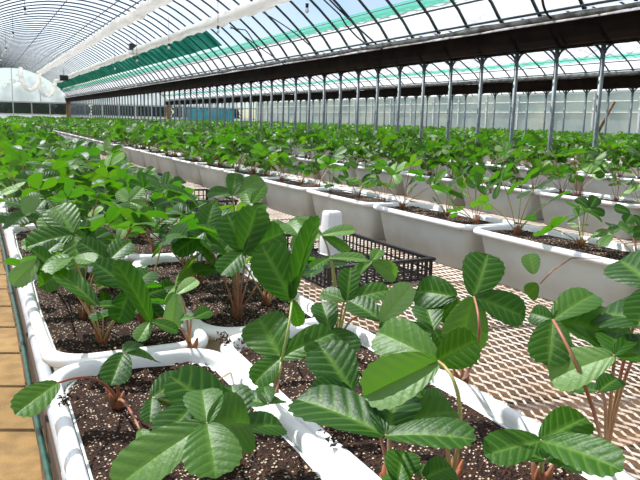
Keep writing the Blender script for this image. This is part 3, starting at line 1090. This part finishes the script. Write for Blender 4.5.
# ------------------------------------------------------------------ benches
def mesh_panel(w, l, dx=.0225, dy=.040):
    """expanded metal: diamonds long in y... strands as thin ribbons with thickness"""
    m = MB(); V = []; F_ = []
    t, h = .0022, .003
    nx, ny = int(round(w / dx)), int(round(l / dy))
    # zigzag strands running across (x), each touches the neighbour at the knuckles
    sx = w / nx; sy = l / ny
    for j in range(ny * 2):
        for i in range(nx):
            x0 = i * sx; x1 = x0 + sx / 2; x2 = x0 + sx
            yb = j * sy / 2
            s = 1 if j % 2 == 0 else -1
            for (xa, ya, xb, yb_) in ((x0, yb, x1, yb + sy / 2 * 1.0), (x1, yb + sy / 2, x2, yb)):
                if j % 2:
                    pass
                d = np.array([xb - xa, yb_ - ya]); d /= np.linalg.norm(d)
                q = np.array([-d[1], d[0]]) * t / 2
                k = len(V)
                V += [(xa + q[0], ya + q[1], h), (xb + q[0], yb_ + q[1], h), (xb - q[0], yb_ - q[1], 0), (xa - q[0], ya - q[1], 0)]
                F_.append((k, k + 1, k + 2, k + 3))
                k = len(V)
                V += [(xa + q[0], ya + q[1], h), (xb + q[0], yb_ + q[1], h), (xb + q[0], yb_ + q[1], h - .0016), (xa + q[0], ya + q[1], h - .0016)]
                F_.append((k, k + 1, k + 2, k + 3))
    m.add(V, F_)
    return m


def diamond_panel(w, l, a, b):
    """a = diamond length along x, b = along y; crossing flat strands"""
    m = MB(); V = []; F_ = []
    t = .0027
    nx, ny = int(round(w / a)), int(round(l / b))
    sx, sy = w / nx, l / ny
    for i in range(nx):
        for j in range(ny):
            cx, cy = (i + .5) * sx, (j + .5) * sy
            pts = [(cx - sx / 2, cy), (cx, cy - sy / 2), (cx + sx / 2, cy), (cx, cy + sy / 2)]
            for q in range(4):
                (xa, ya), (xb, yb) = pts[q], pts[(q + 1) % 4]
                d = np.array([xb - xa, yb - ya]); d /= np.linalg.norm(d)
                e = np.array([-d[1], d[0]]) * t / 2
                k = len(V)
                V += [(xa + e[0], ya + e[1], 0.0005), (xb + e[0], yb + e[1], 0.0005), (xb - e[0], yb - e[1], .0035), (xa - e[0], ya - e[1], .0035)]
                F_.append((k, k + 1, k + 2, k + 3))
                k = len(V)
                V += [(xa - e[0], ya - e[1], .0035), (xb - e[0], yb - e[1], .0035), (xb - e[0], yb - e[1], .001), (xa - e[0], ya - e[1], .001)]
                F_.append((k, k + 1, k + 2, k + 3))
    m.add(V, F_)
    return m


def bench(x0, x1, y0, y1, label, far=False):
    t = thing('mesh_bench', label, 'bench', (x0, y0, 0), 'mesh growing benches')
    w = x1 - x0
    step = 1.2
    me = None
    n = int((y1 - y0) / step)
    me = diamond_panel(w, step, .021, .043).mesh('mesh_top', MAT['mesh'], smooth=False)
    for i in range(n):
        link('mesh_top', me, t, (0, i * step, BENCH - .0035))
    L_ = n * step
    for xx, nm in ((.012, 'l'), (w - .012, 'r')):
        m = MB(); m.box((xx - .012, 0, BENCH - .045), (xx + .012, L_, BENCH - .004)); m.build('side_rail', MAT['steel'], t, smooth=False)
    cb = MB(); cb.box((0, -.02, BENCH - .04), (w, .02, BENCH - .005)); cbm = cb.mesh('cross_bar', MAT['steel'], smooth=False)
    lg = MB(); lg.tube([(0, 0, 0), (0, 0, BENCH - .045)], .018, 8); lgm = lg.mesh('leg', MAT['steel'])
    for i in range(n + 1):
        y = min(max(i * step, .03), L_ - .03)
        if i % 2 == 0 and i < 40:
            link('cross_bar', cbm, t, (0, y, 0))
            for xx in (.10, w - .03):
                link('leg', lgm, t, (xx, y, 0))
    return t


bench(.085, 1.76, .10, GABLE_Y - 1.3, 'long expanded metal bench carrying the two near planter rows and crates')
bench(2.56, 2.90, .40, GABLE_Y - 1.3, 'narrow metal mesh bench under the second planter row beyond the crates')
bench(3.90, 4.22, .60, GABLE_Y - 1.3, 'narrow metal mesh bench just before the near steel posts')
for bay in (1, 2):
    for a, b in ((.17, .72), (1.44, 1.74), (2.58, 2.88), (3.90, 4.2)):
        t = thing('mesh_bench', 'distant metal bench under planters beyond the %s gutter' % ('near', 'farther')[bay - 1], 'bench', (a + BAYW * bay, 2, 0), 'distant benches beyond the %s gutter' % ('near', 'farther')[bay - 1])
        m = MB(); m.box((0, 0, BENCH - .03), (b - a, GABLE_Y - 4, BENCH - .001)); m.build('bench_top', MAT['mesh'], t, smooth=False)
        lm = MB(); lm.tube([(0, 0, 0), (0, 0, BENCH - .03)], .02, 6); lm = lm.mesh('leg', MAT['steel'])
        for y in np.arange(.2, GABLE_Y - 4.1, 3.0):
            link('leg', lm, t, (.04, y, 0)); link('leg', lm, t, (b - a - .04, y, 0))

# pipe and hose along the bench edge
m = MB(); ys = np.arange(.1, GABLE_Y - 2, .4)
m.tube([(.094, y, BENCH + .013) for y in ys], .0128, 12)
tp = thing('bench_edge_pipe', 'white plastic pipe along the left edge of the near bench', 'pipe')
m.build('pipe', MAT['pipe'], tp)
for y in (.92, 1.6, 3.2, 4.8):
    m = MB(); m.tube([(.094, y, BENCH + .0135), (.094, y + .045, BENCH + .0135)], .0138, 12)
    m.build('pipe_joint', MAT['pipe'], tp)
for x0_, x1_, lb_ in ((.14, 4.35, 'dark brown ground with the shade under the main bay benches painted in'),):
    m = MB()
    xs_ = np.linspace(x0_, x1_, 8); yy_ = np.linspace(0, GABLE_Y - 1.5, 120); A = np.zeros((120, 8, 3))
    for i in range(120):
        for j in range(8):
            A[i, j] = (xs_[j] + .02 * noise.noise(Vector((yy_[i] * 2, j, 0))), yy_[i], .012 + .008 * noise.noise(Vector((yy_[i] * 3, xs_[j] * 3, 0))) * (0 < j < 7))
    m.sheet(A); tag(m.build('bench_shade_sheet', MAT['bench_shade']), lb_, 'soil', kind='stuff')  # added dark sheet on the floor, its colour stands in for bench shade
m = MB(); ys = np.arange(.1, GABLE_Y - 2, .12)
m.tube([(.070 + .004 * noise.noise(Vector((y * 1.2, 0, 0))), y, BENCH - .022 + .006 * noise.noise(Vector((y * 1.1, 4, 0)))) for y in ys], .0056, 8)
tag(m.build('garden_hose', MAT['hose']), 'dark green hose hanging beside the white pipe above the path', 'hose')
m = MB(); m.box((.0785, .1, BENCH - .045), (.0845, GABLE_Y - 2, BENCH - .0))
tag(m.build('edge_board', MAT['bark'], smooth=False), 'thin brown wooden strip under the white pipe', 'board')

# ------------------------------------------------------------------ crates
def crate_meshes(w, l, h):
    out = []
    rim = MB()
    for z0, z1, o in ((h - .010, h, .006), (0, .008, 0)):
        rim.box((-o, -o, z0), (w + o, .010, z1)); rim.box((-o, l - .010, z0), (w + o, l + o, z1))
        rim.box((-o, .010, z0), (.010, l - .010, z1)); rim.box((w - .010, .010, z0), (w + o, l - .010, z1))
    out.append(('rim', rim))
    for nm in range(4):
        s = MB()
        Ls = w if nm < 2 else l
        n = int(Ls / .027)
        for i in range(n + 1):
            a = i * Ls / n
            wd = .0055 if 0 < i < n else .012
            a0 = min(max(a - wd / 2, 0), Ls - wd)
            def bx(p0, p1, z0, z1):
                if nm == 0: s.box((p0, .001, z0), (p1, .005, z1))
                elif nm == 1: s.box((p0, l - .005, z0), (p1, l - .001, z1))
                elif nm == 2: s.box((.001, p0, z0), (.005, p1, z1))
                else: s.box((w - .005, p0, z0), (w - .001, p1, z1))
            bx(a0, a0 + wd, .008, h - .010)
        bx(.002, Ls - .002, h * .42, h * .42 + .005)
        out.append(('side_panel', s))
    b = MB()
    for i in range(int(w / .022)):
        x = (i + .5) * w / int(w / .022); b.box((x - .002, .01, .001), (x + .002, l - .01, .004))
    for i in range(int(l / .022)):
        y = (i + .5) * l / int(l / .022); b.box((.01, y - .002, .0015), (w - .01, y + .002, .0045))
    out.append(('base_grid', b))
    return [(n, m.mesh(n, MAT['black'], smooth=False)) for n, m in out]


CR = crate_meshes(.39, .60, .074)
for (x, y, rz, lab) in ((.935, 1.82, .02, 'open black plastic lattice crate on the mesh beside the white cone'),
                        (.86, 3.55, -.03, 'second black lattice crate farther back on the mesh, half hidden by leaves'),
                        (.90, 5.3, .05, 'third small looking black crate deep behind the leaves on the mesh')):
    t = thing('plastic_crate', lab, 'crate', (x, y, BENCH + .001), 'black crates')
    t.rotation_euler.z = rz
    for n, me in CR: link(n, me, t)

# white tapered post / upturned pot standing in the crate
cp = onz(331, 254, BENCH + .005)
top = CAM + ray(331, 207) * np.linalg.norm(cp - CAM)
hgt = .165
t = thing('tapered_pot', 'white tapered upturned pot standing in the nearest black crate', 'pot', (cp[0], cp[1], BENCH + .006))
m = MB(); n = 24
pr = [(.046, 0), (.047, .004), (.0445, .006), (.034, hgt - .012), (.032, hgt - .004), (.029, hgt)]
V = []; F_ = []
for r_, z in pr:
    for j in range(n):
        a = 2 * PI * j / n
        k = 1 / max(abs(math.cos(a)), abs(math.sin(a))) ** .45
        V.append((r_ * k * math.cos(a), r_ * k * math.sin(a), z))
for i in range(len(pr) - 1):
    for j in range(n):
        F_.append((i * n + j, i * n + (j + 1) % n, (i + 1) * n + (j + 1) % n, (i + 1) * n + j))
F_.append(tuple(range((len(pr) - 1) * n, len(pr) * n)))
m.add(V, F_); m.build('body', MAT['rim'], t, smooth=False)
m = MB(); m.tube([(0, 0, hgt - .001), (0, 0, hgt + .003)], [.012, .011], 12); o = m.build('cap_disc', MAT['white'], t)
o['label'] = 'small raised disc on top'
# wooden block on the mesh behind
m = MB(); q = onz(158, 186, BENCH + .04); m.box((q[0] - .16, q[1] - .06, BENCH + .001), (q[0] + .16, q[1] + .1, BENCH + .05))
tag(m.build('wooden_board', MAT['card'], smooth=False), 'pale brown wooden board lying on the mesh beyond the crates', 'board')
# small white pot among plants far back
# ------------------------------------------------------------------ curtains
def curtain(lx, dz, r0, label, y1, drop, seed):
    cx = BAYS[1]
    z = float(np.interp(-lx, -prof[:, 0], prof[:, 1])) - dz
    ys = np.arange(Y0 + 1.0, y1, .14)
    m = MB()
    n = 14; V = []; F_ = []
    P = []
    for y in ys:
        s = .035 * noise.noise(Vector((y * .33, seed, 1)))
        P.append((cx + lx + .03 * noise.noise(Vector((y * .5, seed, 8))), y, z + s - .02 * abs(math.sin(y * PI / 2.6 + seed))))
    e = np.array(P[-1])
    for k in range(1, 16):      # loop that droops at the far end
        a = k / 15 * PI * 1.05
        P.append((e[0] - drop * (1 - math.cos(a)) * .5, e[1] + .04 * k, e[2] - drop * math.sin(a) * 1.0 + (.15 * drop if k > 12 else 0)))
    P = np.array(P)
    for i, p in enumerate(P):
        for j in range(n):
            a = 2 * PI * j / n
            rr = r0 * (1 + .45 * noise.noise(Vector((p[1] * 2.2, j * .9, seed))) + .25 * noise.noise(Vector((p[1] * 7, j * 1.7, seed))))
            rr *= (1.25 if abs(math.cos(a)) > .6 else .8)
            V.append((p[0] + rr * math.cos(a), p[1], p[2] + rr * math.sin(a)))
    for i in range(len(P) - 1):
        for j in range(n):
            F_.append((i * n + j, i * n + (j + 1) % n, (i + 1) * n + (j + 1) % n, (i + 1) * n + j))
    m.add(V, F_)
    o = m.build('gathered_curtain', MAT['curtain'])
    tag(o, label, 'curtain', 'gathered plastic curtains')


curtain(1.12, .13, .085, 'upper gathered white plastic curtain running near the roof ridge', 37.5, .8, 3)
curtain(1.86, .12, .072, 'lower gathered white plastic curtain above the green netting', 37.5, .7, 6)

# ------------------------------------------------------------------ hanging bulbs, boxes, cables
def roofz(x):
    return float(np.interp(-(x - BAYS[1]), -prof[:, 0], prof[:, 1]))


bs = MB(); bs.tube([(0, 0, .015), (0, 0, .065)], [.018, .022], 10); bs_me = bs.mesh('socket', MAT['black'])
bg = MB(); bg.tube([(0, 0, .015), (0, 0, .0), (0, 0, -.02), (0, 0, -.04), (0, 0, -.05)], [.014, .020, .027, .021, .004], 12); bg_me = bg.mesh('glass_bulb', MAT['bulb'])
def bulb(x, y, z, lab):
    t = thing('hanging_bulb', lab, 'lamp', (x, y, z), 'bulbs hanging from the roof')
    link('socket', bs_me, t); link('glass_bulb', bg_me, t)
    m = MB(); h = roofz(x) - z
    m.tube([(0, 0, .1), (0, 0, h)], .004, 5); m.build('wire', MAT['cable'], t)


for i, y in enumerate((13, 17, 21, 25, 29)):
    bulb(.065 * 13, y, 2.93, 'bare bulb hanging at the upper left, %s of the left string' % ORD[i])
for i, (px, py) in enumerate(((218, 30), (169, 47), (137, 60), (115, 68))):
    r_ = ray(px, py); t_ = 3.40 / r_[0]
    p = CAM + r_ * t_
    bulb(p[0], p[1], p[2], 'bare bulb hanging before the green net, %s of the right string' % ORD[i])
r_ = ray(307, 9); p = CAM + r_ * (3.75 / r_[0])
bulb(p[0], p[1], p[2], 'white bulb hanging against the clear blue opening')
for px, py, s, lab in ((134, 47, .12, 'black box hanging under the lower white curtain'), (64, 78, .17, 'small distant black box near the end of the lower curtain')):
    r_ = ray(px, py); p = CAM + r_ * ((3.62 if px > 100 else 3.4) / r_[0])
    t = thing('roof_box', lab, 'box', tuple(p))
    m = MB(); m.box((-s, -s * .5, -s * .65), (s, s * .5, s * .65)); m.build('housing', MAT['black'], t, smooth=False)
    m = MB(); m.tube([(0, 0, s * .65), (0, 0, roofz(p[0]) - p[2])], .012, 6); m.build('hanger', MAT['rib'], t)

# black cables swinging down to the gutter
def cable(pts, lab, r=.011):
    P = np.array([onx(px, py, X) for px, py, X in pts])
    P = np.array([bez(P[0], 2 * P[len(P) // 2] - .5 * (P[0] + P[-1]), P[-1], 16)])[0] if len(P) == 3 else P
    m = MB(); m.tube(resample(P, 24), r, 6)
    tag(m.build('black_cable', MAT['cable']), lab, 'cable', 'black cables at the eave')


cable([(322, -2, 3.95), (340, 15, 4.1), (346, 25, 4.25), (356, 36, 4.35), (368, 46, 4.42)], 'black cable looping down to the gutter right of the clear opening', .010)
cable([(326, -4, 3.95), (352, 22, 4.2), (383, 50, 4.40)], 'straight black cable crossing the roof arches to the gutter')
cable([(262, 12, 3.8), (296, 34, 4.15), (322, 58, 4.42)], 'black slanting cable left of the clear opening', .009)
cable([(230, 26, 3.8), (255, 44, 4.1), (285, 65, 4.42)], 'black slanting cable nearer the green net', .009)
cable([(230, 28, 3.7), (246, 30, 3.85), (254, 42, 4.0), (262, 56, 4.3)], 'kinked black cable beside the green net', .009)
cable([(542, -4, 4.15), (545, 10, 4.25), (551, 18, 4.35)], 'short thick black cable above the near gutter at right', .011)

# ------------------------------------------------------------------ trees outside the far gable
def tree(x, y, h, w, seed, lab):
    rg = np.random.default_rng(seed)
    t = thing('tree', lab, 'tree', (x, y, -.12), 'trees beyond the far end wall')
    m = MB(); m.tube([(0, 0, 0), (.05, 0, h * .4), (0, .05, h * .75)], [.12, .09, .03], 8); m.build('trunk', MAT['bark'], t)
    m = MB(); N = 900
    V = []; F_ = []; ti = []
    a = rg.uniform(0, 2 * PI, N); u = rg.uniform(-1, 1, N); rr = rg.uniform(.6, 1.0, N)
    for i in range(N):
        q = math.sqrt(1 - u[i] ** 2)
        c = np.array([w * q * math.cos(a[i]) * rr[i], w * q * math.sin(a[i]) * rr[i], h * .55 + h * .5 * u[i] * rr[i]])
        d1 = nrm(rg.normal(size=3)); d2 = nrm(np.cross(d1, rg.normal(size=3)))
        s = rg.uniform(.12, .25)
        k = len(V); V += [c, c + d1 * s * .5 + d2 * s * .3, c + d1 * s, c + d1 * s * .5 - d2 * s * .3]; F_.append((k, k + 1, k + 2, k + 3))
    m.add(V, F_, tint=.3)
    ga = np.linspace(0, PI, 9); gb = np.linspace(0, 2 * PI, 17)
    G = np.zeros((9, 17, 3))
    for i, p_ in enumerate(ga):
        for j, q_ in enumerate(gb):
            k_ = .86 + .1 * math.sin(q_ * 3 + seed) * math.sin(p_ * 2)
            G[i, j] = (w * k_ * math.sin(p_) * math.cos(q_), w * k_ * math.sin(p_) * math.sin(q_), h * .52 + h * .5 * k_ * math.cos(p_))
    m.sheet(G); m.build('crown', MAT['tree'], t, attrs=True)


TL = ['dark tree beyond the far end wall, %s from the left' % s for s in ('first', 'second', 'third', 'fourth', 'fifth', 'sixth', 'seventh', 'eighth')]
for i, x in enumerate(np.linspace(-2.2, 14.6, 8)):
    tree(x, 42.4 + (i % 2) * 2.5, 2.9 + .2 * (i % 3), 1.55, 500 + i, TL[i])

# ------------------------------------------------------------------ light
w = bpy.data.worlds.new('sky'); SC.world = w; w.use_nodes = True
nt = w.node_tree; nt.nodes.clear()
out = nd(nt, 'ShaderNodeOutputWorld')
bgd = nd(nt, 'ShaderNodeBackground')
sky = nd(nt, 'ShaderNodeTexSky', sky_type='NISHITA')
sky.sun_disc = False
SUN = nrm([-.27, .52, .86])
el = math.asin(SUN[2]); azm = math.atan2(SUN[0], SUN[1])
sky.sun_elevation = el; sky.sun_rotation = azm
sky.air_density = 1.0; sky.dust_density = 0.6; sky.ozone_density = 1.5
bgd.inputs[1].default_value = .19
tc = nd(nt, 'ShaderNodeTexCoord')
nz = nd(nt, 'ShaderNodeTexNoise'); nz.inputs['Scale'].default_value = 2.2; nz.inputs['Detail'].default_value = 6
nt.links.new(tc.outputs['Generated'], nz.inputs['Vector'])
rp = nd(nt, 'ShaderNodeValToRGB'); rp.color_ramp.elements[0].position = .48; rp.color_ramp.elements[1].position = .66
nt.links.new(nz.outputs[0], rp.inputs[0])
mx = nd(nt, 'ShaderNodeMixRGB'); mx.inputs[2].default_value = (6.5, 6.6, 6.8, 1)
sm = nd(nt, 'ShaderNodeMath', operation='MULTIPLY'); sm.inputs[1].default_value = .7
nt.links.new(rp.outputs[0], sm.inputs[0]); nt.links.new(sm.outputs[0], mx.inputs[0])
nt.links.new(sky.outputs[0], mx.inputs[1]); nt.links.new(mx.outputs[0], bgd.inputs[0])
nt.links.new(bgd.outputs[0], out.inputs[0])
sl = bpy.data.lights.new('sun', 'SUN'); sl.energy = 13.5; sl.angle = .003; sl.color = (1, .97, .92)
so = bpy.data.objects.new('sun', sl); COL.objects.link(so)
so.rotation_euler = Vector(SUN).to_track_quat('Z', 'Y').to_euler(); so.location = (-5, 8, 12)

SC.view_settings.view_transform = 'Standard'
SC.view_settings.look = 'None'
SC.view_settings.gamma = 1
SC.view_settings.use_curve_mapping = False
SC.view_settings.exposure = -0.28
SC.render.film_transparent = False
SC.cycles.transparent_max_bounces = 24
